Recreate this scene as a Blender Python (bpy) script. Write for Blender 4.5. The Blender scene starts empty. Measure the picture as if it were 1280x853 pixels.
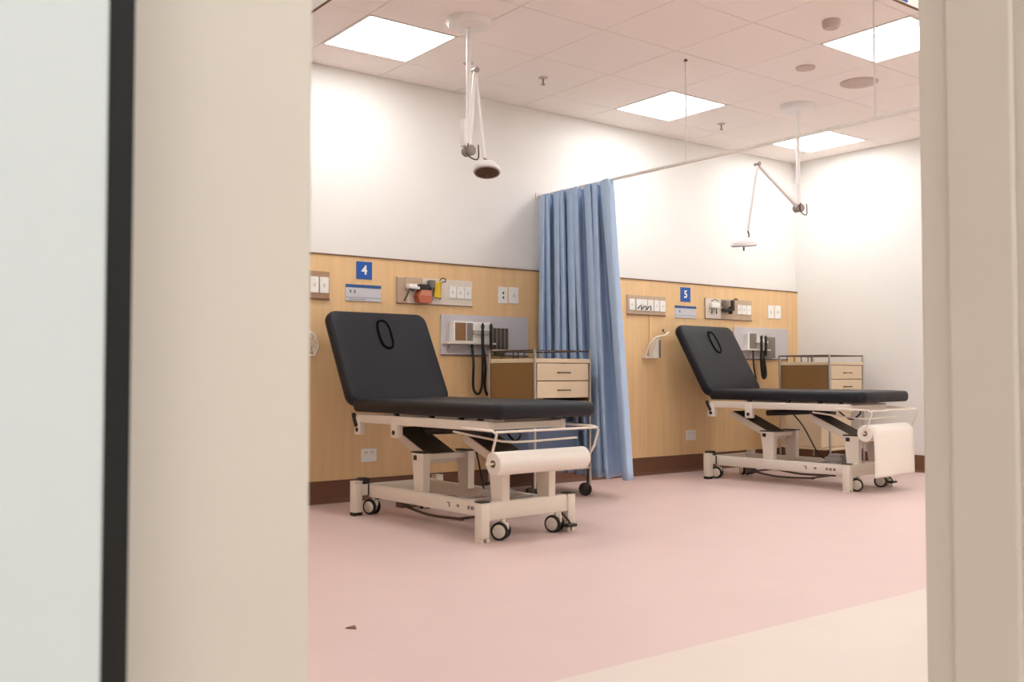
import bpy, bmesh, math, random
from mathutils import Vector, Matrix
random.seed(7)
scn = bpy.context.scene
C = scn.collection
R = math.radians

# ------------------------------------------------------------------ camera
F_PX = 1213.0
cam_d = bpy.data.cameras.new('camera'); cam = bpy.data.objects.new('camera', cam_d); C.objects.link(cam)
cam_d.sensor_width = 36.0; cam_d.sensor_fit = 'HORIZONTAL'; cam_d.lens = 36.0*F_PX/1280
cam_d.clip_start = 0.02
CAM_H = 0.8275
cam.location = (0, 0, CAM_H)
yaw = math.atan(920/F_PX); pitch = math.atan(40.5/F_PX)
cam.rotation_euler = (math.pi/2+pitch, 0, -yaw)
cam_d.dof.use_dof = True; cam_d.dof.focus_distance = 5.6; cam_d.dof.aperture_fstop = 8.0
scn.camera = cam

# ------------------------------------------------------------------ world + exposure
LIGHT_E = 14.8        # emission of the recessed ceiling panels
W = bpy.data.worlds.new('world'); scn.world = W; W.use_nodes = True
W.node_tree.nodes['Background'].inputs[0].default_value = (1, 0.95, 0.9, 1)
W.node_tree.nodes['Background'].inputs[1].default_value = 0.3
scn.view_settings.view_transform = 'Standard'; scn.view_settings.look = 'None'
scn.view_settings.gamma = 1; scn.view_settings.use_curve_mapping = False
scn.view_settings.exposure = 0.0

# ------------------------------------------------------------------ materials
def lin(c):
    return tuple(((v/255)/12.92 if v/255 <= .04045 else ((v/255+.055)/1.055)**2.4) for v in c)
def mat(name, rgb, rough=.5, metal=0., var=.04, scale=30., bump=0., stretch=None, spec=.5, coat=0., sss=0.):
    m = bpy.data.materials.new(name); m.use_nodes = True
    nt = m.node_tree; b = nt.nodes['Principled BSDF']
    col = lin(rgb)
    tc = nt.nodes.new('ShaderNodeTexCoord'); mp = nt.nodes.new('ShaderNodeMapping')
    nt.links.new(tc.outputs['Object'], mp.inputs['Vector'])
    if stretch: mp.inputs['Scale'].default_value = stretch
    nz = nt.nodes.new('ShaderNodeTexNoise'); nz.inputs['Scale'].default_value = scale; nz.inputs['Detail'].default_value = 4
    nt.links.new(mp.outputs['Vector'], nz.inputs['Vector'])
    cr = nt.nodes.new('ShaderNodeValToRGB')
    cr.color_ramp.elements[0].position = .3; cr.color_ramp.elements[1].position = .7
    cr.color_ramp.elements[0].color = (*[max(0, v*(1-var)) for v in col], 1)
    cr.color_ramp.elements[1].color = (*[min(1, v*(1+var)) for v in col], 1)
    nt.links.new(nz.outputs['Fac'], cr.inputs['Fac']); nt.links.new(cr.outputs['Color'], b.inputs['Base Color'])
    b.inputs['Roughness'].default_value = rough; b.inputs['Metallic'].default_value = metal
    b.inputs['Specular IOR Level'].default_value = spec
    b.inputs['Coat Weight'].default_value = coat
    if bump:
        bp = nt.nodes.new('ShaderNodeBump'); bp.inputs['Strength'].default_value = bump; bp.inputs['Distance'].default_value = .002
        nt.links.new(nz.outputs['Fac'], bp.inputs['Height']); nt.links.new(bp.outputs['Normal'], b.inputs['Normal'])
    return m
def emat(name, rgb, e):
    m = bpy.data.materials.new(name); m.use_nodes = True; b = m.node_tree.nodes['Principled BSDF']
    b.inputs['Base Color'].default_value = (.9, .9, .9, 1)
    b.inputs['Emission Color'].default_value = (*rgb, 1); b.inputs['Emission Strength'].default_value = e
    return m
M = dict(
    wall=mat('white_paint', (238, 233, 227), .6, var=.008, scale=4, bump=.03),
    ceil=mat('ceiling_tile', (252, 242, 236), .85, var=.012, scale=60),
    gridback=mat('ceiling_gap', (120, 100, 92), .9),
    floor=mat('pink_vinyl', (222, 194, 187), .42, var=.02, scale=3, spec=.4),
    floor2=mat('cream_vinyl', (228, 212, 200), .42, var=.02, scale=3, spec=.4),
    skirt=mat('coved_skirting_vinyl', (118, 78, 56), .5, var=.03, scale=6),
    wood=mat('birch_panel', (232, 193, 142), .45, var=.06, scale=3.0, stretch=(7, 1, .5)),
    wood_cap=mat('panel_edge', (120, 84, 56), .6),
    jamb=mat('beige_door_frame', (224, 215, 203), .5, var=.01, scale=3),
    glass=mat('frosted_pale_glass', (222, 230, 232), .25, var=.01, scale=2),
    rubber=mat('black_rubber', (14, 14, 15), .7),
    vinyl=mat('black_upholstery', (24, 23, 29), .48, var=.05, scale=120, bump=.05, spec=.32),
    vinyl_edge=mat('black_piping', (5, 5, 6), .8, spec=.1),
    cream=mat('cream_powder_coat', (232, 220, 204), .4, var=.015, scale=10),
    dark=mat('black_plastic', (20, 18, 18), .45),
    tyre=mat('grey_black_tyre', (26, 24, 24), .6),
    hub=mat('cream_hub', (222, 212, 198), .45),
    paper=mat('white_paper', (244, 235, 224), .85, var=.01, scale=40),
    card=mat('cardboard_core', (130, 104, 78), .9),
    armshade=mat('arm_shade_brown', (92, 78, 64), .5),  # shade on the upper faces of the lift arms, put into the colour
    steel=mat('brushed_steel', (190, 186, 182), .3, metal=.9, scale=80),
    darksteel=mat('dark_steel', (96, 84, 76), .35, metal=.8),
    cart=mat('cart_laminate', (226, 204, 172), .45, var=.02, scale=8),
    cart_side=mat('cart_tan_side', (140, 104, 62), .5, var=.03, scale=8),
    slate=mat('slate_blue_plastic', (92, 106, 132), .5),
    curtain=mat('blue_curtain', (180, 202, 231), .85, var=.02, scale=250, bump=.0, spec=.15),
    track=mat('track_aluminium', (236, 230, 222), .45, metal=0),
    white=mat('white_plastic', (244, 240, 234), .35, var=.01),
    offwhite=mat('offwhite_plastic', (226, 214, 200), .4, var=.01),
    taupe=mat('taupe_plate', (196, 170, 144), .45),
    brownplate=mat('brown_plate', (172, 136, 108), .5),
    blue=mat('sign_blue', (20, 88, 172), .4, var=.01),
    bluedk=mat('stripe_blue', (34, 84, 140), .4, var=.01),
    signgrey=mat('sign_grey', (206, 204, 210), .45, var=.01),
    greyboard=mat('grey_metal_board', (204, 198, 200), .4, metal=.15, var=.01),
    greydev=mat('grey_device', (128, 118, 110), .5),
    ribdark=mat('cuff_dark', (74, 64, 56), .7),
    amber=mat('amber_glass', (140, 96, 54), .2),
    orange=mat('terracotta_plastic', (196, 104, 74), .45),
    salmon=mat('salmon_plastic', (214, 138, 114), .45),
    yellow=mat('yellow_plastic', (226, 186, 30), .45),
    lampwhite=mat('lamp_white', (238, 232, 228), .35, var=.01),
    lampglass=mat('lamp_reflector_brown', (92, 66, 54), .25),
    lampgrey=mat('lamp_grey', (150, 138, 132), .4),
    diffuser=emat('light_diffuser', (.94, .975, .985), LIGHT_E),
    frame=mat('light_frame', (236, 226, 218), .5),
    vent=mat('ceiling_disc', (206, 186, 176), .6),
    box=mat('grey_control_box', (176, 168, 160), .5),
)

# ------------------------------------------------------------------ mesh helpers
class MB:
    def __init__(s): s.bm = bmesh.new()
    def box(s, x0, x1, y0, y1, z0, z1, bev=0, seg=2, mtx=None):
        b = bmesh.new(); bmesh.ops.create_cube(b, size=1)
        for v in b.verts:
            v.co = Vector(((x0+x1)/2+v.co.x*(x1-x0), (y0+y1)/2+v.co.y*(y1-y0), (z0+z1)/2+v.co.z*(z1-z0)))
        if bev: bmesh.ops.bevel(b, geom=b.edges[:], offset=bev, segments=seg, affect='EDGES', profile=.5)
        return s._add(b, mtx)
    def _add(s, b, mtx=None):
        if mtx is not None: bmesh.ops.transform(b, matrix=mtx, verts=b.verts[:])
        me = bpy.data.meshes.new('tmp'); b.to_mesh(me); b.free(); s.bm.from_mesh(me); bpy.data.meshes.remove(me)
        return s
    def cyl(s, p0, p1, r, r1=None, seg=16):
        p0 = Vector(p0); p1 = Vector(p1); d = p1-p0
        b = bmesh.new(); bmesh.ops.create_cone(b, cap_ends=True, segments=seg, radius1=r, radius2=r if r1 is None else r1, depth=d.length)
        m = Matrix.Translation((p0+p1)/2) @ d.to_track_quat('Z', 'Y').to_matrix().to_4x4()
        return s._add(b, m)
    def tube(s, pts, r, seg=8, sub=4, smooth=True):
        pts = [Vector(p) for p in pts]
        if smooth and len(pts) > 2:
            q = []
            ext = [pts[0]*2-pts[1]]+pts+[pts[-1]*2-pts[-2]]
            for i in range(len(pts)-1):
                a, b_, c, d = ext[i:i+4]
                for k in range(sub):
                    t = k/sub
                    q.append(.5*((2*b_)+(-a+c)*t+(2*a-5*b_+4*c-d)*t*t+(-a+3*b_-3*c+d)*t**3))
            q.append(pts[-1]); pts = q
        rings = []; up = None
        for i, p in enumerate(pts):
            t = (pts[min(i+1, len(pts)-1)]-pts[max(i-1, 0)]).normalized()
            if up is None: up = t.orthogonal().normalized()
            up = (up-t*up.dot(t)).normalized(); sd = t.cross(up)
            rings.append([s.bm.verts.new(p+(up*math.cos(2*math.pi*k/seg)+sd*math.sin(2*math.pi*k/seg))*r) for k in range(seg)])
        for a, b_ in zip(rings, rings[1:]):
            for k in range(seg): s.bm.faces.new((a[k], a[(k+1) % seg], b_[(k+1) % seg], b_[k]))
        s.bm.faces.new(rings[0][::-1]); s.bm.faces.new(rings[-1])
        return s
    def prism(s, poly, axis, a, b):
        """poly: 2D outline in the two other axes (in xyz order), extruded along axis from a to b"""
        def P(u, v, w):
            return {'x': (w, u, v), 'y': (u, w, v), 'z': (u, v, w)}[axis]
        A = [s.bm.verts.new(P(u, v, a)) for u, v in poly]; B = [s.bm.verts.new(P(u, v, b)) for u, v in poly]
        n = len(poly)
        s.bm.faces.new(A); s.bm.faces.new(B[::-1])
        for i in range(n): s.bm.faces.new((A[i], B[i], B[(i+1) % n], A[(i+1) % n]))
        return s
    def lathe(s, prof, seg=24, mtx=None, closed=False):
        b = bmesh.new(); rings = []
        for r, z in prof:
            rings.append([b.verts.new((r*math.cos(2*math.pi*k/seg), r*math.sin(2*math.pi*k/seg), z)) for k in range(seg)])
        for a, c in zip(rings, rings[1:]+([rings[0]] if closed else [])):
            for k in range(seg): b.faces.new((a[k], a[(k+1) % seg], c[(k+1) % seg], c[k]))
        if not closed: b.faces.new(rings[0][::-1]); b.faces.new(rings[-1])
        return s._add(b, mtx)
    def pad(s, w, l, t, rc, re, mtx=None):
        """rounded cushion, centred in x, y from 0 to l, z 0 to t"""
        def rr(hw, hl, r, n=6):
            out = []
            for cx, cy, a0 in ((hw-r, hl-r, 0), (-hw+r, hl-r, 90), (-hw+r, -hl+r, 180), (hw-r, -hl+r, 270)):
                for k in range(n+1):
                    a = R(a0+90*k/n); out.append((cx+r*math.cos(a), cy+r*math.sin(a)))
            return out
        b = bmesh.new(); rings = []
        steps = [(-90+180*k/8) for k in range(9)]
        for a in steps:
            ins = re*(1-math.cos(R(a))); z = t/2+t/2*math.sin(R(a))
            if abs(a) == 90: ins = re
            rings.append([b.verts.new((x, y+l/2, z)) for x, y in rr(w/2-ins, l/2-ins, max(rc-ins, .005))])
        # a gentle crown on top
        rings.append([b.verts.new((x, y+l/2, t+.006)) for x, y in rr(w/2-re-.07, l/2-re-.07, .02)])
        n = len(rings[0])
        for A, B in zip(rings, rings[1:]):
            for k in range(n): b.faces.new((A[k], A[(k+1) % n], B[(k+1) % n], B[k]))
        b.faces.new(rings[0][::-1]); b.faces.new(rings[-1])
        return s._add(b, mtx)
    def xf(s, mtx): bmesh.ops.transform(s.bm, matrix=mtx, verts=s.bm.verts[:]); return s
    def build(s, name, m, parent=None, smooth=False):
        bmesh.ops.recalc_face_normals(s.bm, faces=s.bm.faces[:])
        me = bpy.data.meshes.new(name); s.bm.to_mesh(me); s.bm.free()
        me.materials.append(M[m] if isinstance(m, str) else m)
        if smooth:
            me.polygons.foreach_set('use_smooth', [True]*len(me.polygons))
            me.set_sharp_from_angle(angle=R(40))
        o = bpy.data.objects.new(name, me); C.objects.link(o)
        if parent: o.parent = parent
        return o
def tag(o, label=None, cat=None, group=None, kind=None):
    if label: o['label'] = label
    if cat: o['category'] = cat
    if group: o['group'] = group
    if kind: o['kind'] = kind
    return o
def thing(name, label, cat, loc=(0, 0, 0), rz=0, group=None):
    o = bpy.data.objects.new(name, None); C.objects.link(o); o.empty_display_size = .05
    o.location = loc; o.rotation_euler = (0, 0, rz)
    return tag(o, label, cat, group)
def copy_tree(o, parent=None):
    c = o.copy(); C.objects.link(c); c.parent = parent
    for ch in list(o.children): copy_tree(ch, c)
    return c
def struct(mb, name, m): return tag(mb.build(name, m), kind='structure')

# ------------------------------------------------------------------ setting
YW = 5.67; XR = 7.66; XL = -2.0; YN = -2.2; ZC = 2.816
Y_BORDER = 2.035
struct(MB().box(XL, XR, Y_BORDER, YW, -.05, 0), 'floor', 'floor')
struct(MB().box(XL, XR, YN, Y_BORDER, -.05, 0), 'floor_entry', 'floor2')
struct(MB().box(XL-.1, XR+.1, YW, YW+.1, -.05, ZC+.1), 'wall_back', 'wall')
struct(MB().box(XR, XR+.1, YN, YW, -.05, ZC+.1), 'wall_right', 'wall')
struct(MB().box(XL-.1, XL, YN, YW, -.05, ZC+.1), 'wall_left', 'wall')
struct(MB().box(XL-.1, XR+.1, YN-.1, YN, -.05, ZC+.1), 'wall_rear', 'wall')
# baseboards with coved foot
def cove(d=.012, h=.142): return [(0, 0), (-.03, 0), (-.03, .004), (-.018, .010), (-d, .026), (-d, h), (0, h)]
struct(MB().prism([(YW+u, v) for u, v in cove()], 'x', XL, XR), 'baseboard_back', 'skirt')
mb = MB().prism([(u, v) for u, v in cove()], 'y', Y_BORDER, YW-.03)
for v in mb.bm.verts: v.co.x += XR
struct(mb, 'baseboard_right', 'skirt')
# timber wall lining behind the beds
P_Z0, P_Z1, P_X1, YP = .144, 1.588, XR, 5.65
wp = struct(MB().box(XL, P_X1, YP, YW, P_Z0, P_Z1), 'trim_1', 'wood')
tag(struct(MB().box(XL, P_X1, YP-.006, YW, P_Z1, P_Z1+.008), 'trim_2', 'wood_cap'))
# ceiling: slab + loose 600 mm tiles
ceil = struct(MB().box(XL, XR, YN, YW, ZC+.012, ZC+.06), 'ceiling', 'gridback')
gx = [1.975+.6012*k for k in range(-8, 12)]; gy = [4.706+.6012*k for k in range(-13, 4)]
LIGHTS = {(2.58, 4.706): 'recessed square ceiling light nearest the first exam lamp, upper left', (4.98, 4.706): 'recessed square ceiling light behind the near curtain-track drop rod',
          (4.98, 2.90): 'recessed square ceiling light at upper right, cut by the white wall edge', (6.78, 4.706): 'recessed square ceiling light beside the right wall corner',
          (2.58, 2.90): 'added square ceiling light above the open floor, out of view', (.18, 4.706): 'added square ceiling light left of the bays, out of view',  # unseen panels from here on, added for the room's brightness
          (.18, 2.30): 'added square ceiling light inside the entry, out of view', (6.78, 2.90): 'added square ceiling light by the right wall, out of view',
          (2.58, 1.10): 'added square fill light just inside the doorway, out of view', (4.98, 1.10): 'added square fill light by the front wall middle, out of view', (6.78, 1.10): 'added square fill light in the front right corner, out of view',
          (-.42, -1.31): 'added unseen corridor fill light behind the camera on its left', (1.98, -1.31): 'added unseen corridor fill light behind the camera on its right',  # corridor panels are added out of sight to brighten the door jambs
          (.78, -1.31): 'added unseen corridor fill light behind the camera', (-1.0, -.70): 'added unseen corridor fill light left of the camera',
          (3.2, -.70): 'added unseen corridor fill light right of the doorway'}
def near_light(x, y):
    for (a, b) in LIGHTS:
        if abs(a-x) < .3 and abs(b-y) < .3: return (a, b)
tile_mesh = None
gap = .0022
for x in gx:
    for y in gy:
        x0, x1, y0, y1 = max(x, XL), min(x+.6012, XR), max(y, YN), min(y+.6012, YW)
        if x1-x0 < .03 or y1-y0 < .03: continue
        k = near_light(x, y)
        if k:
            t = thing('ceiling_light', LIGHTS[k], 'light', ((x0+x1)/2, (y0+y1)/2, ZC), 0, 'recessed ceiling light panels')
            hw = (x1-x0)/2-gap; hy = (y1-y0)/2-gap; f = .018
            m_ = MB().box(-hw, hw, -hy, -hy+f, -.002, .012).box(-hw, hw, hy-f, hy, -.002, .012)
            m_.box(-hw, -hw+f, -hy+f, hy-f, -.002, .012).box(hw-f, hw, -hy+f, hy-f, -.002, .012).build('frame', 'frame', t)
            MB().box(-hw+f, hw-f, -hy+f, hy-f, 0, .011).build('diffuser', 'diffuser', t)
            continue
        full = abs(x1-x0-.6012) < 1e-4 and abs(y1-y0-.6012) < 1e-4
        if full and tile_mesh:
            o = bpy.data.objects.new('tile', tile_mesh); C.objects.link(o); o.parent = ceil
            o.location = ((x0+x1)/2, (y0+y1)/2, ZC)
        else:
            hw = (x1-x0)/2-gap; hy = (y1-y0)/2-gap
            o = MB().box(-hw, hw, -hy, hy, 0, .012).build('tile', 'ceil', ceil); o.location = ((x0+x1)/2, (y0+y1)/2, ZC)
            if full: tile_mesh = o.data
# downstands that close the bay at the top
ZB = 2.25
d1 = struct(MB().box(1.652, 1.66, Y_BORDER+.02, YW, ZB+.004, ZC), 'wall_downstand_side', 'wall')
MB().box(1.6515, 1.6605, Y_BORDER+.02, YW, ZB, ZB+.004).build('edge_strip', 'wood_cap', d1)
d2 = struct(MB().box(1.652, XR, Y_BORDER-.008, Y_BORDER, ZB+.004, ZC), 'wall_downstand_front', 'wall')
MB().box(1.6515, XR, Y_BORDER-.0085, Y_BORDER+.0005, ZB, ZB+.004).build('edge_strip', 'wood_cap', d2)
tag(MB().box(3.355, 3.452, Y_BORDER-.012, Y_BORDER-.008, ZB+.009, ZB+.13, .001).build('header_sign', 'blue'),
    'small blue sign on the white header at the top right corner', 'sign')
# doorway the camera looks through
Y0, Y1 = .72, .90; XJ0, XJ1 = .343, 1.565; ZH = 2.2
wf = struct(MB().box(XL, .185, Y0+.02, Y1, 0, ZC).box(XJ1+.06, XR, Y0, Y1, 0, ZC).box(.185, XJ1+.06, Y0, Y1, ZH+.05, ZC), 'wall_front', 'wall')
df = struct(MB().box(.185, XJ0, Y0, Y1, 0, ZH, .003), 'trim_3', 'jamb')
MB().box(XJ1, XJ1+.06, Y0-.02, Y1, 0, ZH, .004).box(XJ1-.014, XJ1, Y0+.015, Y1-.055, 0, ZH, .006, 3).build('jamb_right', 'jamb', df)
MB().box(XJ0-.01, XJ1+.06, Y0, Y1, ZH, ZH+.05, .003).build('jamb_head', 'jamb', df)
dr = struct(MB().box(-.95, .169, .655, .695, .012, ZH, .003), 'door_1', 'glass')
MB().box(.169, .186, .66, .699, .012, ZH).build('edge_seal', 'rubber', dr)
MB().box(-.95, .186, .64, .70, ZH, ZH+.05).build('head_rail', 'steel', dr)

# ------------------------------------------------------------------ treatment couch
def make_bed(label, loc, rz, dz=0., back=62., sheet=False, y_h=.665, ox=.055):
    t = thing('treatment_couch', label, 'couch', loc, rz, 'treatment couches')
    zs = .602+dz                       # underside of seat pad
    LX, LY = .29, .59
    # corner legs
    for sx, sy in ((-1, 1), (1, 1), (-1, -1), (1, -1)):
        lg = MB().box(sx*LX-.028, sx*LX+.028, sy*LY-.028, sy*LY+.028, .018, .195, .008).build('leg', 'cream', t, True)
        MB().box(sx*LX-.029, sx*LX-.008, sy*LY-.024, sy*LY+.024, 0, .02, .003).box(sx*LX+.008, sx*LX+.029, sy*LY-.024, sy*LY+.024, 0, .02, .003).build('foot', 'dark' if sy > 0 else 'cream', lg)
        MB().box(sx*LX-.029, sx*LX+.029, sy*LY-.029, sy*LY+.029, .195, .2, .002).build('cap', 'dark' if sy < 0 else 'cream', lg)
    # cross beams
    MB().box(-LX+.027, LX-.027, -LY-.022, -LY+.022, .105, .192, .005).build('cross_beam', 'cream', t, True)
    MB().box(-LX+.027, LX-.027, LY-.022, LY+.022, .115, .18, .005).build('cross_beam', 'cream', t, True)
    # long beams with the printed markings
    for sx in (-1, 1):
        lb = MB().box(sx*.20-.02, sx*.20+.02, -LY+.02, LY-.02, .105, .18, .005).build('long_beam', 'cream', t, True)
        if sx < 0:
            for ya, yb, za, zb in ((-.20, -.19, .13, .155), (-.19, -.175, .15, .155), (-.28, -.26, .136, .15), (-.37, -.352, .134, .152), (-.40, -.38, .134, .152), (-.43, -.41, .134, .152)):
                MB().box(-.2212, -.2198, ya-.03, yb-.03, za, zb).build('marking', 'greydev', lb)
    # casters
    for (x, y, a) in ((-.185, LY-.02, 20), (.185, LY-.02, -30), (-.165, -LY-.01, 32), (.20, -LY-.005, 20)):
        zt = .105
        cs = MB().cyl((0, 0, .06), (0, 0, zt), .011).box(-.012, .012, -.03, .034, .05, .088, .008).build('caster', 'cream', t, True)
        cs.location = (x, y, 0); cs.rotation_euler.z = R(a)
        for sx in (-1, 1):
            mtx = Matrix.Translation((sx*.021, .012, .045)) @ Matrix.Rotation(R(90), 4, 'Y')
            MB().lathe([(.034, -.010), (.042, -.010), (.0455, -.005), (.0455, .005), (.042, .010), (.034, .010)], 24, mtx).build('tyre', 'tyre', cs, True)
            MB().lathe([(.012, -.0125), (.030, -.012), (.0345, -.0095), (.0345, .0095), (.030, .012), (.012, .0125)], 20, mtx).build('hub', 'hub', cs, True)
    MB().box(.215, .285, -LY-.075, -LY-.035, .03, .045, .004).tube([(.225, -LY-.02, .10), (.245, -LY-.05, .06), (.25, -LY-.055, .04)], .005).build('brake_pedal', 'dark', t)
    MB().box(-.258, -.20, LY-.012, LY+.06, .178, .215, .010, 3).box(-.225, -.215, LY-.03, LY-.022, .115, .18).build('brake_lever', 'dark', t, True)
    # lifting pedestals: two pairs of tapered uprights with a cross bar
    for y0 in (.11, -.575):
        for sx in (-1, 1):
            x = sx*.155
            up = MB().prism([(y0-.035, .17), (y0+.05, .17), (y0+.075, .385), (y0-.04, .385)], 'x', x-.022, x+.022).build('upright', 'cream', t)
            MB().box(x-.026, x+.026, y0-.045, y0+.08, .385, .392).build('cap', 'dark', up)
            MB().box(x-.0236, x-.0215, y0+.028, y0+.058, .345, .372).build('pivot_pin', 'dark', up)
        MB().box(-.134, .134, y0-.01, y0+.03, .345, .378, .003).build('cross_bar', 'cream', t)
    # parallelogram arms
    top = zs-.10
    for y0 in (.11, -.575):
        a = MB()
        L = Vector((0, .37, top-.355)); ang = math.atan2(L.z, L.y)
        mtx = Matrix.Translation((0, y0+.02, .352)) @ Matrix.Rotation(ang, 4, 'X')
        a.box(-.10, .10, 0, L.length, -.035, .012, .004, 2, mtx)
        ar = a.build('lift_arm', 'cream', t)
        MB().box(-.097, .097, .02, L.length-.01, .0125, .0165, 0, 2, mtx).build('arm_shade_sheet', 'armshade', ar)  # thin sheet, its brown stands for shade on top of the cream arm
        MB().box(-.094, .094, .03, L.length-.03, -.0385, -.0355, 0, 2, mtx).build('arm_plate', 'cream', ar)
    # upper frame
    for sx in (-1, 1):
        x = sx*.245
        MB().box(x-.018, x+.018, -.60, y_h-.03, zs-.062, zs-.012, .004).build('side_rail', 'cream', t, True)
        for y in (y_h-.04, .235):
            lug = MB().box(x-.021, x+.021, y-.032, y+.032, zs-.135, zs-.03, .006).build('bracket', 'cream', t, True)
            MB().cyl((x-.025, y, zs-.105), (x+.025, y, zs-.105), .013).build('pivot_bolt', 'dark', lug)
        for y in (.235, -.10, -.36, -.52):
            MB().box(x-.009, x+.009, y-.014, y+.014, zs-.035, zs+.004).build('pad_spacer', 'dark', t)
    for y in (y_h-.06, .22, -.12, -.58):
        MB().box(-.235, .235, y-.018, y+.018, zs-.055, zs-.02).build('cross_bar', 'cream', t)
    # actuator between the arms
    ac = MB().tube([(-.06, .20, zs-.10), (-.06, -.22, zs-.075)], .022, 12).build('actuator', 'dark', t, True)
    MB().box(-.12, -.02, -.36, -.22, zs-.10, zs-.035, .008).build('motor', 'dark', ac, True)
    MB().box(-.04, .10, -.02, .06, zs-.085, zs-.03, .006).build('junction_box', 'box', t)
    MB().tube([(.08, -.30, zs-.06), (.06, -.42, zs-.13), (.02, -.52, zs-.09), (-.05, -.56, zs-.05)], .006).build('cable', 'dark', t, True)
    MB().tube([(.05, .05, zs-.1), (.12, .0, .42), (.06, -.15, .24), (.02, -.22, .2), (.04, -.28, .19)], .005).build('cable', 'dark', t, True)
    MB().box(-.06, .06, -.42, -.28, .178, .215, .006).box(-.05, .05, -.40, -.30, .215, .235, .005).box(-.19, .19, -.43, -.41, .17, .18).box(-.19, .19, -.29, -.27, .17, .18).build('control_box', 'box', t, True)
    # foot switch bars and cables under the base
    MB().tube([(-.15, .30, .075), (-.15, .05, .05), (-.15, -.25, .06)], .008).tube([(.15, .30, .075), (.15, .05, .05), (.15, -.25, .06)], .008)\
        .cyl((-.15, .28, .072), (.15, .28, .072), .008).cyl((-.15, -.22, .06), (.15, -.22, .06), .008).box(-.2, -.14, .25, .31, .07, .108).box(.14, .2, .25, .31, .07, .108).build('foot_switch_bar', 'darksteel', t, True)
    # paper roll carrier
    ry, rzz, rr = -.755, .398+dz, .056
    w = MB()
    for (x, s) in ((-.395, -1), (.275, 1)):
        w.tube([(x, -.56, zs-.04), (x, -.80, zs-.045), (x, -.83, zs-.06), (x, -.80, .46+dz), (x, ry, rzz), (x-s*.05, ry, rzz)], .0065, 8, 3, False)
    w.tube([(-.25, -.30, zs-.075), (-.20, -.5, zs-.10), (-.14, -.66, zs-.115), (.27, -.68, zs-.108)], .006, 8, 3, True)
    w.cyl((-.395, -.82, zs-.05), (.275, -.82, zs-.05), .006)
    w.build('roll_carrier', 'cream', t, True)
    # couch top
    sl = y_h+.705
    seat = MB().pad(.69, sl, .076, .05, .022).xf(Matrix.Translation((ox, -.705, zs))).build('seat_pad', 'vinyl', t, True)
    bl = .645
    mtx = Matrix.Translation((ox, y_h-.012, zs+.03)) @ Matrix.Rotation(R(back), 4, 'X') @ Matrix.Translation((0, 0, -.03))
    bk = MB().pad(.735, bl, .078, .07, .026).xf(mtx).build('backrest', 'vinyl', t, True)
    MB().box(-.27, .27, .02, .5, -.02, .002, .004, 2, mtx).build('back_frame', 'dark', bk)
    st = MB()
    for x in (-.27, .27): st.tube([(x, y_h-.005, zs-.01), (x, y_h-.015, zs-.04), (x, y_h-.04, zs-.085)], .012, 8)
    st.build('hinge', 'dark', t, True)
    # plug of the breathing hole with its piped edge
    cy, hw, hl = bl-.175, .045, .098
    ring = []
    for k in range(40):
        a = 2*math.pi*k/40
        ring.append((math.copysign(abs(math.cos(a))**.75, math.cos(a))*hw, cy+math.copysign(abs(math.sin(a))**.75, math.sin(a))*hl, .0845))
    ring.append(ring[0])
    MB().tube(ring, .009, 8, 1, False).xf(mtx).build('piping', 'vinyl_edge', bk, True)
    MB().prism([(p[0], p[1]) for p in ring[:-1]], 'z', .075, .0865).xf(mtx).build('face_hole_plug', 'vinyl', bk)
    # the roll of couch paper (its own thing)
    r = thing('paper_roll', ('white paper roll with a sheet hanging down, under the far black couch' if sheet else 'rolled white paper without loose sheet, at the near black couch foot'), 'paper roll', (0, 0, 0), 0, 'couch paper rolls')
    q = Matrix.Rotation(rz, 4, 'Z'); r.location = Vector(loc)+q @ Vector((-.058, ry, rzz)); r.rotation_euler.z = rz
    hwid = .298
    mtx = Matrix.Rotation(R(90), 4, 'Y')
    prof = [(.018, -hwid), (rr-.004, -hwid), (rr, -hwid+.004), (rr, hwid-.004), (rr-.004, hwid), (.018, hwid)]
    MB().lathe(prof, 32, mtx, True).build('paper', 'paper', r, True)
    MB().lathe([(.012, -hwid-.0015), (.0185, -hwid-.0015), (.0185, hwid+.0015), (.012, hwid+.0015)], 20, mtx, True).build('core', 'card', r, True)
    if sheet:
        sh = MB(); n = 24; V = []
        for i in range(n+1):
            row = []
            u = i/n
            for k in range(9):
                x = -hwid+.01+(2*hwid-.02)*k/8
                if u < .3:
                    a = R(180-180*(u/.3)*.0+90*(u/.3)); y = -(rr+.001)*math.sin(R(90*u/.3)); z = (rr+.001)*math.cos(R(90*u/.3))
                else:
                    v = (u-.3)/.7; y = -(rr+.001)-.01*math.sin(v*2.2)+.004*math.sin(k*.8+v*3)*v; z = -v*.30
                row.append(sh.bm.verts.new((x, y, z)))
            V.append(row)
        for A, B in zip(V, V[1:]):
            for k in range(8): sh.bm.faces.new((A[k], A[k+1], B[k+1], B[k]))
        o = sh.build('loose_sheet', 'paper', r, True)
        md = o.modifiers.new('thick', 'SOLIDIFY'); md.thickness = .0012; md.offset = 1
    return t
BAY = 3.066
bedA = make_bed('black padded couch nearest the camera, left of the blue curtain', (3.03, 4.50, 0), R(3))
bedB = make_bed('black padded couch right of the blue curtain, near the white right wall', (6.19, 4.60, 0), R(5), dz=.02, back=60, sheet=True, y_h=.62, ox=.085)

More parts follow.
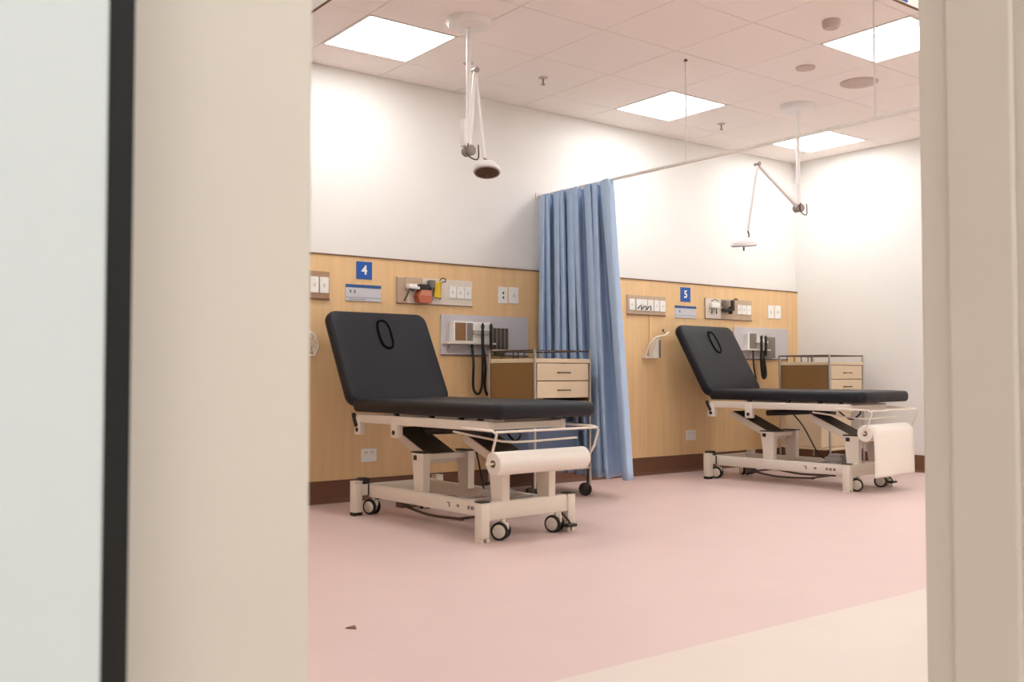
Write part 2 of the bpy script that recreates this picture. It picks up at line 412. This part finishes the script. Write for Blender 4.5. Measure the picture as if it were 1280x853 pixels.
# ------------------------------------------------------------------ drawer trolley
def make_cart(label, loc, rz, bin_m='slate'):
    t = thing('drawer_trolley', label, 'trolley', loc, rz, 'drawer trolleys')
    w, d = .47, .50; zt = .925            # origin: front left corner on floor, x right, y back
    zb = .63
    # carcass: back, sides, top, bottom
    cb = MB().box(.012, w-.012, d-.016, d, zb, zt, .002).box(.016, w-.016, .012, d-.016, zb, zb+.012).build('carcass', 'cart', t)
    for x0 in (.0, w-.012): MB().box(x0+.002, x0+.014 if x0 == 0 else x0+.010, .004, d, zb, zt-.002).build('side_panel', 'cart_side', t)
    MB().box(.0, w, -.006, d, zt-.028, zt, .003).build('top_board', 'cart', t)
    zz = [zt-.030, zt-.147, zt-.262]
    for k in range(2):
        dr_ = MB().box(.014, w-.014, -.004, .30, zz[k+1]+.003, zz[k]-.002, .003).build('drawer', 'cart', t)
        zc = (zz[k]+zz[k+1])/2-.004
        MB().tube([(w/2-.05, -.004, zc), (w/2-.047, -.024, zc), (w/2+.047, -.024, zc), (w/2+.05, -.004, zc)], .0045, 8, 3, False).build('handle', 'darksteel', dr_, True)
    # posts
    for x in (-.004, w+.004):
        for y in (.0, d):
            MB().tube([(x, y, .085), (x, y, .985)], .0095, 10).build('post', 'steel', t, True)
    # guard rail
    g = MB()
    for z in (.978,):
        g.tube([(-.004, 0, z), (-.004, d, z)], .0055).tube([(-.004, d, z), (w+.004, d, z)], .0055).tube([(w+.004, 0, z), (w+.004, d, z)], .0055).tube([(-.004, 0, z), (w+.004, 0, z)], .0035)
    for x in (.1, .2, .3, .4): g.tube([(x, d, zt), (x, d, .978)], .0045)
    g.tube([(-.004, d*.35, zt), (-.004, d*.35, .978)], .0045)
    g.build('guard_rail', 'darksteel', t, True)
    # lower shelf and bin
    sh = MB().box(0, w, 0, d, .185, .20, .003).build('lower_shelf', 'cart', t)
    MB().box(.02, w-.02, .10, d-.02, .20, .50, .01).build('storage_bin', bin_m, t)
    MB().box(0, w, .005, .02, zb-.012, zb).box(.0, .012, 0, d, zb-.02, zb).box(w-.012, w, 0, d, zb-.02, zb).build('frame_rail', 'darksteel', t)
    for x, y, a in ((.0, .02, 25), (w, .02, 30), (.0, d-.02, 10), (w, d-.02, -20)):
        cs = MB().cyl((0, 0, .07), (0, 0, .19), .009).box(-.016, .016, -.012, .03, .045, .088, .006).build('caster', 'darksteel', t, True)
        cs.location = (x, y, 0); cs.rotation_euler.z = R(a)
        mtx = Matrix.Translation((0, .018, .045)) @ Matrix.Rotation(R(90), 4, 'Y')
        MB().lathe([(.02, -.013), (.038, -.013), (.045, -.007), (.045, .007), (.038, .013), (.02, .013)], 24, mtx).build('tyre', 'tyre', cs, True)
    return t
make_cart('tan drawer trolley beside the blue curtain, behind the near couch', (3.92, 4.92, 0), 0)
make_cart('tan drawer trolley against the right wall, behind the far couch', (6.975, 4.83, 0), 0, 'cart')

# ------------------------------------------------------------------ curtain + track
TX, TZ = 4.55, 2.15
cu = MB(); nz, ns = 30, 440
fr = [.8, .55, 1.3, .6, 1.1, .7, 1.5, .65, 1.75]
def fold(s):            # s 0..1 -> phase with uneven pleats
    tot = 0; n = 9; acc = [0]
    for k in range(n): acc.append(acc[-1]+fr[k])
    p = s*acc[-1]
    for k in range(n):
        if p <= acc[k+1]+1e-9: return k+(p-acc[k])/fr[k], k
    return n, n-1
V = []
for i in range(nz+1):
    z = i/nz; row = []
    zz = TZ-.002-z*(TZ-.002-.125)
    for k in range(ns+1):
        s = k/ns
        ph, kk = fold(s)
        ytop = 5.615-s*.785; ybot = 5.62-s*.975
        y = ytop+(ybot-ytop)*z
        a = 2*math.pi*ph
        b_ = a+.9*math.sin(z*2.4+kk*1.9)*math.sin(a/2)**2
        amp = (.062+.018*z)*(.75+.45*fr[kk]/1.5)*(1+.25*math.sin(kk*2.7+z*2))
        x = amp*(math.sin(b_)+.22*math.sin(2*b_))/1.1
        y += .040*math.sin(2*b_+.5)*(1-.15*z)+.010*math.sin(z*3.5+kk*1.7)*z*(1-s)*s*4
        row.append(cu.bm.verts.new((TX-.005+x, min(y, 5.643), zz+.004*math.sin(a)*z)))
    V.append(row)
for A, B in zip(V, V[1:]):
    for k in range(ns): cu.bm.faces.new((A[k], A[k+1], B[k+1], B[k]))
co = cu.build('privacy_curtain', 'curtain', None, True)
md = co.modifiers.new('thick', 'SOLIDIFY'); md.thickness = .002
tag(co, 'pleated blue privacy curtain bunched against the wall between the two bays', 'curtain')
tk = thing('curtain_track', 'pale metal curtain track running out from the wall above the blue curtain', 'curtain track', (TX, YW, TZ))
MB().box(-.012, .012, -(YW-Y_BORDER), 0, 0, .017, .003).build('rail', 'track', tk)
MB().box(-.03, .03, -.008, 0, -.02, .035, .003).build('wall_plate', 'track', tk)
for y in (4.18, 2.86):
    rd = MB().cyl((0, y-YW, .02), (0, y-YW, ZC-TZ), .005).build('drop_rod', 'track', tk, True)
    MB().lathe([(.012, 0), (.012, .004), (.007, .014)], 16, Matrix.Translation((0, y-YW, ZC-TZ-.014))).build('ceiling_cup', 'darksteel', rd, True)

# ------------------------------------------------------------------ ceiling exam lamps
def exam_lamp(label, base, elbow, apex, low, head, aim, dia):
    t = thing('exam_lamp', label, 'lamp', base, 0, 'ceiling exam lamps')
    o = Vector(base)
    L = lambda p: Vector(p)-o
    MB().lathe([(.05, -.045), (.115, -.035), (.13, -.015), (.13, 0)], 32).build('ceiling_cover', 'lampwhite', t, True)
    MB().cyl((0, 0, -.04), L((base[0], base[1], elbow[2]-.01)), .0145).build('drop_tube', 'lampwhite', t, True)
    e = L((base[0], base[1], elbow[2]))
    b = MB().box(e.x-.045, e.x-.015, e.y-.02, e.y+.02, e.z+.02, e.z+.17, .004).build('cable_box', 'lampwhite', t)
    el = MB().lathe([(.02, -.04), (.03, -.03), (.03, .03), (.02, .04)], 20, Matrix.Translation(e) @ Matrix.Rotation(R(90), 4, 'X')).build('elbow_joint', 'lampgrey', t, True)
    MB().tube([e+Vector((-.03, -.04, .03)), e+Vector((-.05, -.05, -.02)), e+Vector((-.02, -.05, -.05)), e+Vector((.03, -.05, -.05)), e+Vector((.035, -.045, .03))], .004).build('handle', 'darksteel', el, True)
    MB().tube([e, L(apex)], .0125, 12).build('spring_arm', 'lampwhite', t, True)
    MB().cyl(L(apex)-Vector((0, .02, 0)), L(apex)+Vector((0, .02, 0)), .016).build('apex_joint', 'lampgrey', t, True)
    MB().tube([L(apex), L(low)], .0105, 12).build('front_arm', 'lampwhite', t, True)
    yk = MB().tube([L(low), L(low)+(L(head)-L(low))*.4+Vector((.03, 0, .0)), L(head)+Vector(aim).normalized()*-.03], .007, 8).build('yoke', 'lampgrey', t, True)
    q = Vector(aim).normalized().to_track_quat('Z', 'Y').to_matrix().to_4x4()
    mtx = Matrix.Translation(L(head)) @ q
    r = dia/2
    hd = MB().lathe([(r*.25, -.045), (r*.7, -.035), (r*.95, -.01), (r, .01), (r*.93, .014)], 28, mtx).build('lamp_head', 'lampwhite', t, True)
    MB().lathe([(r*.2, .0155), (r*.86, .0155), (r*.86, .012), (r*.2, .012)], 28, mtx).build('lens', 'lampglass', hd, True)
    MB().lathe([(r*.84, .0145), (r*.84, .018), (r*.94, .018), (r*.94, .0145)], 28, mtx).build('rim', 'lampgrey', hd, True)
    MB().tube([mtx @ Vector((0, 0, .01)), mtx @ Vector((0, 0, .05))], .006).build('focus_knob', 'darksteel', hd, True)
    return t
exam_lamp('white ceiling exam lamp with folded upright arm, above the near couch', (3.07, 4.45, ZC), (3.07, 4.45, 2.075), (3.115, 4.45, 2.54), (3.155, 4.42, 2.04), (3.168, 4.41, 1.972), (-.16, -.22, -.94), .155)
exam_lamp('white ceiling exam lamp with outstretched bent arm, above the far couch', (6.005, 4.41, ZC), (6.0, 4.41, 2.05), (5.537, 4.41, 2.318), (5.426, 4.41, 1.828), (5.38, 4.41, 1.735), (.15, .1, -1), .19)

# small ceiling fittings
def disc(name, label, cat, x, y, r, h, m, prof=None):
    tag(MB().lathe(prof or [(r*.75, -h), (r*.95, -h*.8), (r, -h*.4), (r, 0)], 28, Matrix.Translation((0, 0, 0))).build(name, m, None, True), label, cat).location = (x, y, ZC)
disc('smoke_detector', 'small round smoke detector on the ceiling beside the top right light', 'detector', 4.70, 3.22, .05, .045, 'vent')
disc('ceiling_sensor', 'small flat round grey disc on the ceiling, left of the larger speaker disc', 'sensor', 5.29, 3.82, .062, .014, 'vent')
disc('ceiling_speaker', 'large flat round speaker disc on the ceiling, beside the far drop rod', 'speaker', 5.86, 3.80, .125, .010, 'vent')
def sprinkler(label, x, y):
    t = thing('sprinkler', label, 'sprinkler', (x, y, ZC), 0, 'ceiling sprinklers')
    MB().lathe([(.022, -.008), (.032, -.004), (.032, 0)], 20).build('cover_plate', 'vent', t, True)
    MB().cyl((0, 0, -.045), (0, 0, -.006), .006).lathe([(.014, -.05), (.014, -.046)], 12).build('sprinkler_head', 'lampgrey', t, True)
sprinkler('ceiling sprinkler standing alone between the exam lamp and the curtain track', 4.07, 5.02)
sprinkler('ceiling sprinkler just right of the square light behind the drop rod', 5.96, 5.10)
sprinkler('ceiling sprinkler directly behind the near exam lamp arm', 3.50, 5.08)

# ------------------------------------------------------------------ wall fittings, one set per bay
YF = YP
def text_mesh(ch, size, m, parent, x, z, y):
    cu_ = bpy.data.curves.new('glyph', 'FONT'); cu_.body = ch; cu_.size = size; cu_.align_x = 'CENTER'; cu_.align_y = 'CENTER'; cu_.extrude = .0008; cu_.offset = size*.022
    o = bpy.data.objects.new('glyph', cu_); C.objects.link(o)
    dg = bpy.context.evaluated_depsgraph_get(); me = bpy.data.meshes.new_from_object(o.evaluated_get(dg))
    bpy.data.objects.remove(o); me.materials.clear(); me.materials.append(M[m])
    me.transform(Matrix.Translation((x, y, z)) @ Matrix.Rotation(R(90), 4, 'X'))
    g = bpy.data.objects.new('numeral', me); C.objects.link(g); g.parent = parent
    return g
def number_sign(ch, x, z, s, label):
    t = thing('number_sign', label, 'sign', (x, YF, z), 0, 'bay number signs')
    MB().box(-s/2, s/2, -.004, 0, -s/2, s/2, .0012).build('plate', 'blue', t)
    text_mesh(ch, s*.72, 'white', t, 0, 0, -.0048)
def info_sign(x0, x1, z0, z1, marks, label):
    t = thing('info_sign', label, 'sign', (x0, YF, z0), 0, 'bay information signs')
    w, h = x1-x0, z1-z0
    MB().box(0, w, -.004, 0, 0, h, .001).build('plate', 'signgrey', t)
    MB().box(-.001, w+.001, -.0065, -.0035, h*.82, h, .001).build('header_band', 'bluedk', t)
    for a, b in ((.22, .245), (0, .03)): MB().box(0, w, -.0052, -.0038, h*a, h*b).build('rule', 'greydev', t)
    for a, b, c, d in (((.11, .16, .5, .66), (.23, .28, .48, .66), (.1, .56, .11, .145)) if marks else ((.20, .25, .46, .64),)):
        MB().box(w*a, w*b, -.0052, -.0038, h*c, h*d).build('marking', 'greydev', t)
def socket(parent, x0, x1, z0, z1, y=-.006, dots=False):
    s = MB().box(x0, x1, y-.007, y, z0, z1, .0022).build('socket', 'white', parent)
    w, h = x1-x0, z1-z0
    if dots: MB().box(x0+w*.45, x0+w*.6, y-.0078, y-.0065, z0+h*.55, z0+h*.7).box(x0+w*.45, x0+w*.6, y-.0078, y-.0065, z0+h*.28, z0+h*.42).build('switch_mark', 'dark', s)
    else: MB().box(x0+w*.38, x0+w*.62, y-.010, y-.006, z0+h*.40, z0+h*.60, .001).build('rocker', 'offwhite', s)
def outlet_strip(x0, x1, z0, z1, n_cords, label, col):
    t = thing('outlet_strip', label, 'power outlets', (x0, YF, z0), 0, 'wall outlet strips')
    w, h = x1-x0, z1-z0
    MB().box(0, w, -.010, 0, 0, h, .002).build('back_plate', col, t)
    MB().box(0, w, -.0125, -.009, 0, h*.06).build('lower_edge', 'wood_cap', t)
    for a, b in ((.04, .18), (.22, .50), (.52, .66), (.69, .82), (.84, .98)):
        socket(t, w*a, w*b, h*.24, h*.80, -.010)
    if n_cords:
        for k in range(3):
            MB().tube([(w*(.22+.12*k), -.03, h*.30), (w*(.25+.12*k), -.045, h*.45), (w*(.30+.12*k), -.04, h*.40), (w*(.31+.12*k), -.03, h*.26)], .004).build('cord', 'dark', t, True)
def switch_pair(x0, z0, label, dots):
    t = thing('switch_plate', label, 'switch', (x0, YF, z0), 0, 'double wall switches')
    socket(t, 0, .085, 0, .12, 0, dots); socket(t, .098, .185, .002, .122, 0, False)
def low_outlet(x, z, label):
    t = thing('wall_outlet', label, 'power outlet', (x, YF, z), 0, 'low wall outlets')
    MB().box(0, .114, -.010, 0, 0, .086, .003).build('plate', 'white', t)
    for a in (.02, .066): MB().box(a, a+.026, -.0125, -.0095, .052, .068, .001).build('rocker', 'offwhite', t)
def gas_panel(x0, label, kind):
    t = thing('gas_panel', label, 'gas panel', (x0, YF, 1.297), 0, 'medical gas panels')
    w, h = .62, .182
    MB().box(0, w, -.008, 0, 0, h, .0015).build('back_plate', 'taupe' if kind == 5 else 'offwhite', t)
    MB().box(0, w, -.0105, -.007, 0, .006).build('lower_edge', 'wood_cap', t)
    MB().box(0, .005, -.0105, -.007, 0, h).build('end_edge', 'brownplate', t)
    if kind == 4:
        MB().box(.006, .085, -.012, -.007, .006, h-.003, .001).build('side_plate', 'taupe', t)
        MB().box(.062, .20, -.02, -.008, .10, h, .002).build('grey_housing', 'taupe', t)
        v = MB().box(.085, .15, -.07, -.02, .10, .132, .006).box(.155, .19, -.06, -.02, .098, .118, .005).xf(Matrix.Translation((-0.020, 0, 0))).build('valve_block', 'white', t, True)
        MB().tube([(.09, -.06, .10), (.075, -.06, .06), (.06, -.04, .015)], .0055).xf(Matrix.Translation((-0.020, 0, 0))).build('hose', 'darksteel', t, True)
        MB().tube([(.1, -.06, .10), (.11, -.07, .085), (.13, -.06, .095)], .005).xf(Matrix.Translation((-0.020, 0, 0))).build('hose', 'dark', t, True)
        MB().box(.195, .275, -.065, -.008, .095, .135, .006).xf(Matrix.Translation((-0.042, 0, 0))).build('black_regulator', 'dark', t, True)
        j = MB().prism([(.175, .055), (.19, .01), (.285, .01), (.285, .095), (.205, .095)], 'y', -.07, -.008).xf(Matrix.Translation((-0.042, 0, 0))).build('terracotta_jar', 'orange', t)
        MB().prism([(.19, .058), (.282, .058), (.282, .093), (.207, .093)], 'y', -.0715, -.069).xf(Matrix.Translation((-0.042, 0, 0))).build('jar_label', 'salmon', j)
        MB().tube([(.285, -.03, .02), (.285, -.05, .09), (.30, -.05, .15)], .006).xf(Matrix.Translation((-0.045, 0, 0))).build('hose', 'dark', t, True)
        fm = MB().box(.295, .335, -.06, -.008, .115, .168, .004).cyl((.315, -.04, .03), (.315, -.04, .12), .009).xf(Matrix.Translation((-0.055, 0, 0))).build('flow_meter', 'greydev', t, True)
        MB().prism([(.33, .055), (.345, .15), (.385, .165), (.385, .05)], 'y', -.045, -.010).xf(Matrix.Translation((-0.055, 0, 0))).build('yellow_valve', 'yellow', t)
        MB().tube([(.39, -.03, .04), (.388, -.04, .16)], .0045).tube([(.385, -.03, .17), (.405, -.035, .188), (.43, -.035, .182), (.43, -.035, .165), (.405, -.035, .16)], .0035).xf(Matrix.Translation((-0.055, 0, 0))).build('yellow_tubing', 'dark', t, True)
    else:
        MB().box(.006, .20, -.011, -.007, .006, h-.003, .001).build('side_plate', 'offwhite', t)
        MB().box(.05, .155, -.045, -.008, .095, .14, .006).build('valve_block', 'white', t, True)
        for a in (.06, .12): MB().tube([(a, -.035, .095), (a-.02, -.05, .07), (a-.015, -.045, .045)], .0055).build('hose', 'darksteel', t, True)
        MB().tube([(.06, -.03, .155), (.1, -.035, .168), (.15, -.03, .158)], .004).build('hose', 'darksteel', t, True)
        MB().box(.215, .265, -.05, -.008, .115, .168, .006).build('flow_meter', 'greydev', t, True)
        MB().box(.205, .285, -.055, -.008, .07, .098, .006).cyl((.295, -.04, .05), (.295, -.04, .115), .018).build('black_regulator', 'dark', t, True)
        MB().box(.335, .36, -.035, -.008, .08, .175, .003).tube([(.345, -.03, .17), (.365, -.04, .188), (.4, -.03, .18)], .006).build('bracket', 'darksteel', t, True)
    a0 = .42
    for k in range(3):
        socket(t, a0+.064*k, a0+.064*k+.060, .055, .138, -.008)
def device_board(x0, label, kind):
    t = thing('diagnostic_board', label, 'medical board', (x0, YF, .952), 0, 'wall diagnostic boards')
    w, h = .765, .287
    MB().box(0, w, -.014, 0, 0, h, .002).build('board', 'greyboard', t)
    MB().box(0, w, -.0165, -.013, 0, .007).build('lower_edge', 'darksteel', t)
    MB().box(.01, .42, -.085, -.012, .079, .091, .002).build('shelf', 'offwhite', t)
    MB().prism([(-.012, .015), (-.012, .078), (-.05, .078)], 'x', .05, .20).build('shelf_bracket', 'greyboard', t)
    if kind == 4:
        b = MB().box(.065, .235, -.07, -.014, .092, .24, .004).build('display_box', 'white', t)
        MB().box(.079, .169, -.072, -.0695, .103, .228).build('amber_window', 'amber', b)
        MB().box(.177, .227, -.072, -.0695, .103, .228).build('grey_window', 'greydev', b)
        MB().box(.235, .405, -.06, -.014, .092, .235, .006).build('transformer_unit', 'white', t)
        MB().box(.225, .385, -.085, -.06, .148, .178, .003).build('handle_cradle', 'box', t)
        xs = (.295, .367)
        for x in xs:
            hd = MB().lathe([(.011, -.10), (.0125, -.02), (.010, .03), (.014, .05), (.006, .075)], 14, Matrix.Translation((x, -.095, .155))).build('instrument_handle', 'dark', t, True)
        MB().tube([(xs[0], -.095, .06), (xs[0], -.095, -.08), (xs[0]-.005, -.09, -.22), (xs[0]-.035, -.085, -.27), (xs[0]-.07, -.08, -.22), (xs[0]-.065, -.075, -.05), (xs[0]-.06, -.05, .085)], .0095, 8, 6).build('coiled_cord', 'dark', t, True)
        MB().tube([(xs[0]+.03, -.05, .085), (xs[0]+.035, -.08, -.06), (xs[0]+.025, -.085, -.2), (xs[0]+.04, -.08, -.26), (xs[0]+.075, -.08, -.285)], .0095, 8, 6).build('coiled_cord', 'dark', t, True)
        k0 = .412
        ck = MB().box(k0, k0+.14, -.055, -.014, .045, .20, .003).build('cuff_basket', 'greydev', t)
        for k in range(4): MB().box(k0+.008+.035*k, k0+.026+.035*k, -.062, -.054, .047, .198, .002).build('rib', 'ribdark', ck)
        MB().box(k0-.02, k0+.145, -.085, -.012, .034, .045, .002).build('basket_shelf', 'offwhite', t)
        MB().prism([(-.012, .006), (-.012, .034), (-.06, .034)], 'x', .45, .54).build('shelf_bracket', 'greydev', t)
    else:
        b = MB().box(.135, .255, -.06, -.014, .085, .235, .004).build('display_box', 'white', t)
        MB().box(.153, .248, -.0625, -.0595, .095, .232).build('grey_window', 'greydev', b)
        MB().box(.255, .37, -.055, -.014, .085, .20, .005).build('transformer_unit', 'offwhite', t)
        MB().box(.235, .385, -.085, -.05, .148, .164, .003).build('handle_cradle', 'white', t)
        xs = (.275, .335)
        for x in xs:
            MB().lathe([(.011, -.12), (.0125, -.02), (.010, .03), (.014, .045), (.006, .065)], 14, Matrix.Translation((x, -.095, .15))).build('instrument_handle', 'dark', t, True)
        MB().tube([(xs[0], -.095, .06), (xs[0], -.095, -.05), (xs[0]+.02, -.095, -.16), (xs[0]+.06, -.09, -.13), (xs[0]+.05, -.07, .05)], .014, 8, 6).build('coiled_cord', 'dark', t, True)
        MB().tube([(xs[0]-.09, -.07, .085), (xs[0]-.09, -.08, -.06), (xs[0]-.06, -.08, -.18)], .0075, 8, 6).build('coiled_cord', 'dark', t, True)
        MB().box(.385, .53, -.05, -.014, .015, .205, .003).build('cuff_basket', 'greydev', t)

number_sign('4', 3.066, 1.503, .116, 'square blue sign with a white number four above the near couch')
number_sign('5', 6.128, 1.495, .122, 'square blue sign with a white number five above the far couch')
info_sign(2.93, 3.19, 1.298, 1.408, True, 'grey blue-banded plate with two dark marks, above the near couch backrest')
info_sign(5.996, 6.258, 1.292, 1.398, False, 'grey blue-banded plate with one faint mark, above the far couch backrest')
outlet_strip(2.375, 2.813, 1.295, 1.478, 0, 'brown outlet strip with white sockets at the left jamb edge', 'brownplate')
outlet_strip(5.441, 5.879, 1.299, 1.462, 1, 'pale outlet strip with white sockets and cords right of the curtain', 'taupe')
switch_pair(4.156, 1.336, 'pair of white wall switches between gas panel and blue curtain', True)
switch_pair(7.22, 1.330, 'pair of white wall switches at the right end of the timber wall', False)
low_outlet(3.048, .25, 'white wall outlet low behind the near couch')
low_outlet(6.123, .262, 'white wall outlet low left of the far couch base')
gas_panel(3.306, 'long gas panel with terracotta jar and yellow valve above the near couch', 4)
gas_panel(6.365, 'long gas panel with grey fittings above the far couch backrest', 5)
device_board(3.66, 'grey board with amber-windowed unit and black cords above near trolley', 4)
device_board(6.735, 'grey board with black handled instruments behind far couch backrest', 5)
# small holder on the far bay, left of the couch, and its partner at the doorway edge
def suction_holder(x, label):
    t = thing('suction_holder', label, 'holder', (x, YF, 1.0), 0, 'wall suction holders')
    MB().box(.07, .10, -.012, 0, -.02, .30, .003).build('mounting_rail', 'wood', t)
    MB().tube([(.01, -.02, -.03), (.02, -.06, .06), (.07, -.09, .12), (.16, -.09, .135), (.25, -.05, .165)], .008).build('arm', 'offwhite', t, True)
    MB().prism([(.045, -.045), (.13, -.045), (.125, .11), (.095, .11)], 'y', -.07, -.014).build('bag', 'offwhite', t)
    MB().box(.115, .135, -.074, -.05, -.045, .10).build('bag_edge', 'greydev', t)
    MB().box(-.01, .10, -.05, 0, -.05, -.035, .003).build('ledge', 'offwhite', t)
    MB().tube([(.19, -.06, .16), (.185, -.05, .19), (.20, -.03, .175)], .004).build('hook', 'darksteel', t, True)
suction_holder(5.62, 'white curved suction holder on the wall between curtain and far couch')
nt = thing('net_pouch', 'small white net pouch on the timber wall at the jamb edge', 'pouch', (2.69, YF, .95))
net = MB()
pts = [(-.03, .0), (.02, -.01), (.045, .05), (.025, .12), (-.01, .14), (-.04, .1)]
for i in range(6):
    a, b = pts[i], pts[(i+1) % 6]
    net.tube([(a[0], -.012, a[1]), (b[0], -.012, b[1])], .004, 6)
for i, j in ((0, 2), (1, 3), (2, 5), (1, 4), (0, 3), (3, 5)):
    net.tube([(pts[i][0], -.012, pts[i][1]), (pts[j][0], -.012, pts[j][1])], .0025, 6)
net.build('net', 'white', nt, True)
MB().cyl((-.01, -.014, .14), (-.01, 0, .14), .008).build('hook', 'white', nt, True)

# scrap on the floor
mb = MB(); v = [mb.bm.verts.new(p) for p in ((-.02, .01, 0), (.022, .012, 0), (.006, -.022, 0), (-.015, .008, .004), (.016, .01, .006), (.004, -.014, .005))]
for f in ((0, 2, 1), (3, 4, 5), (0, 1, 4, 3), (1, 2, 5, 4), (2, 0, 3, 5)): mb.bm.faces.new([v[i] for i in f])
sc = mb.build('floor_scrap', 'wood_cap'); sc.location = (1.506, 2.846, .0005)
tag(sc, 'tiny dark scrap lying on the pink floor in front', 'scrap')
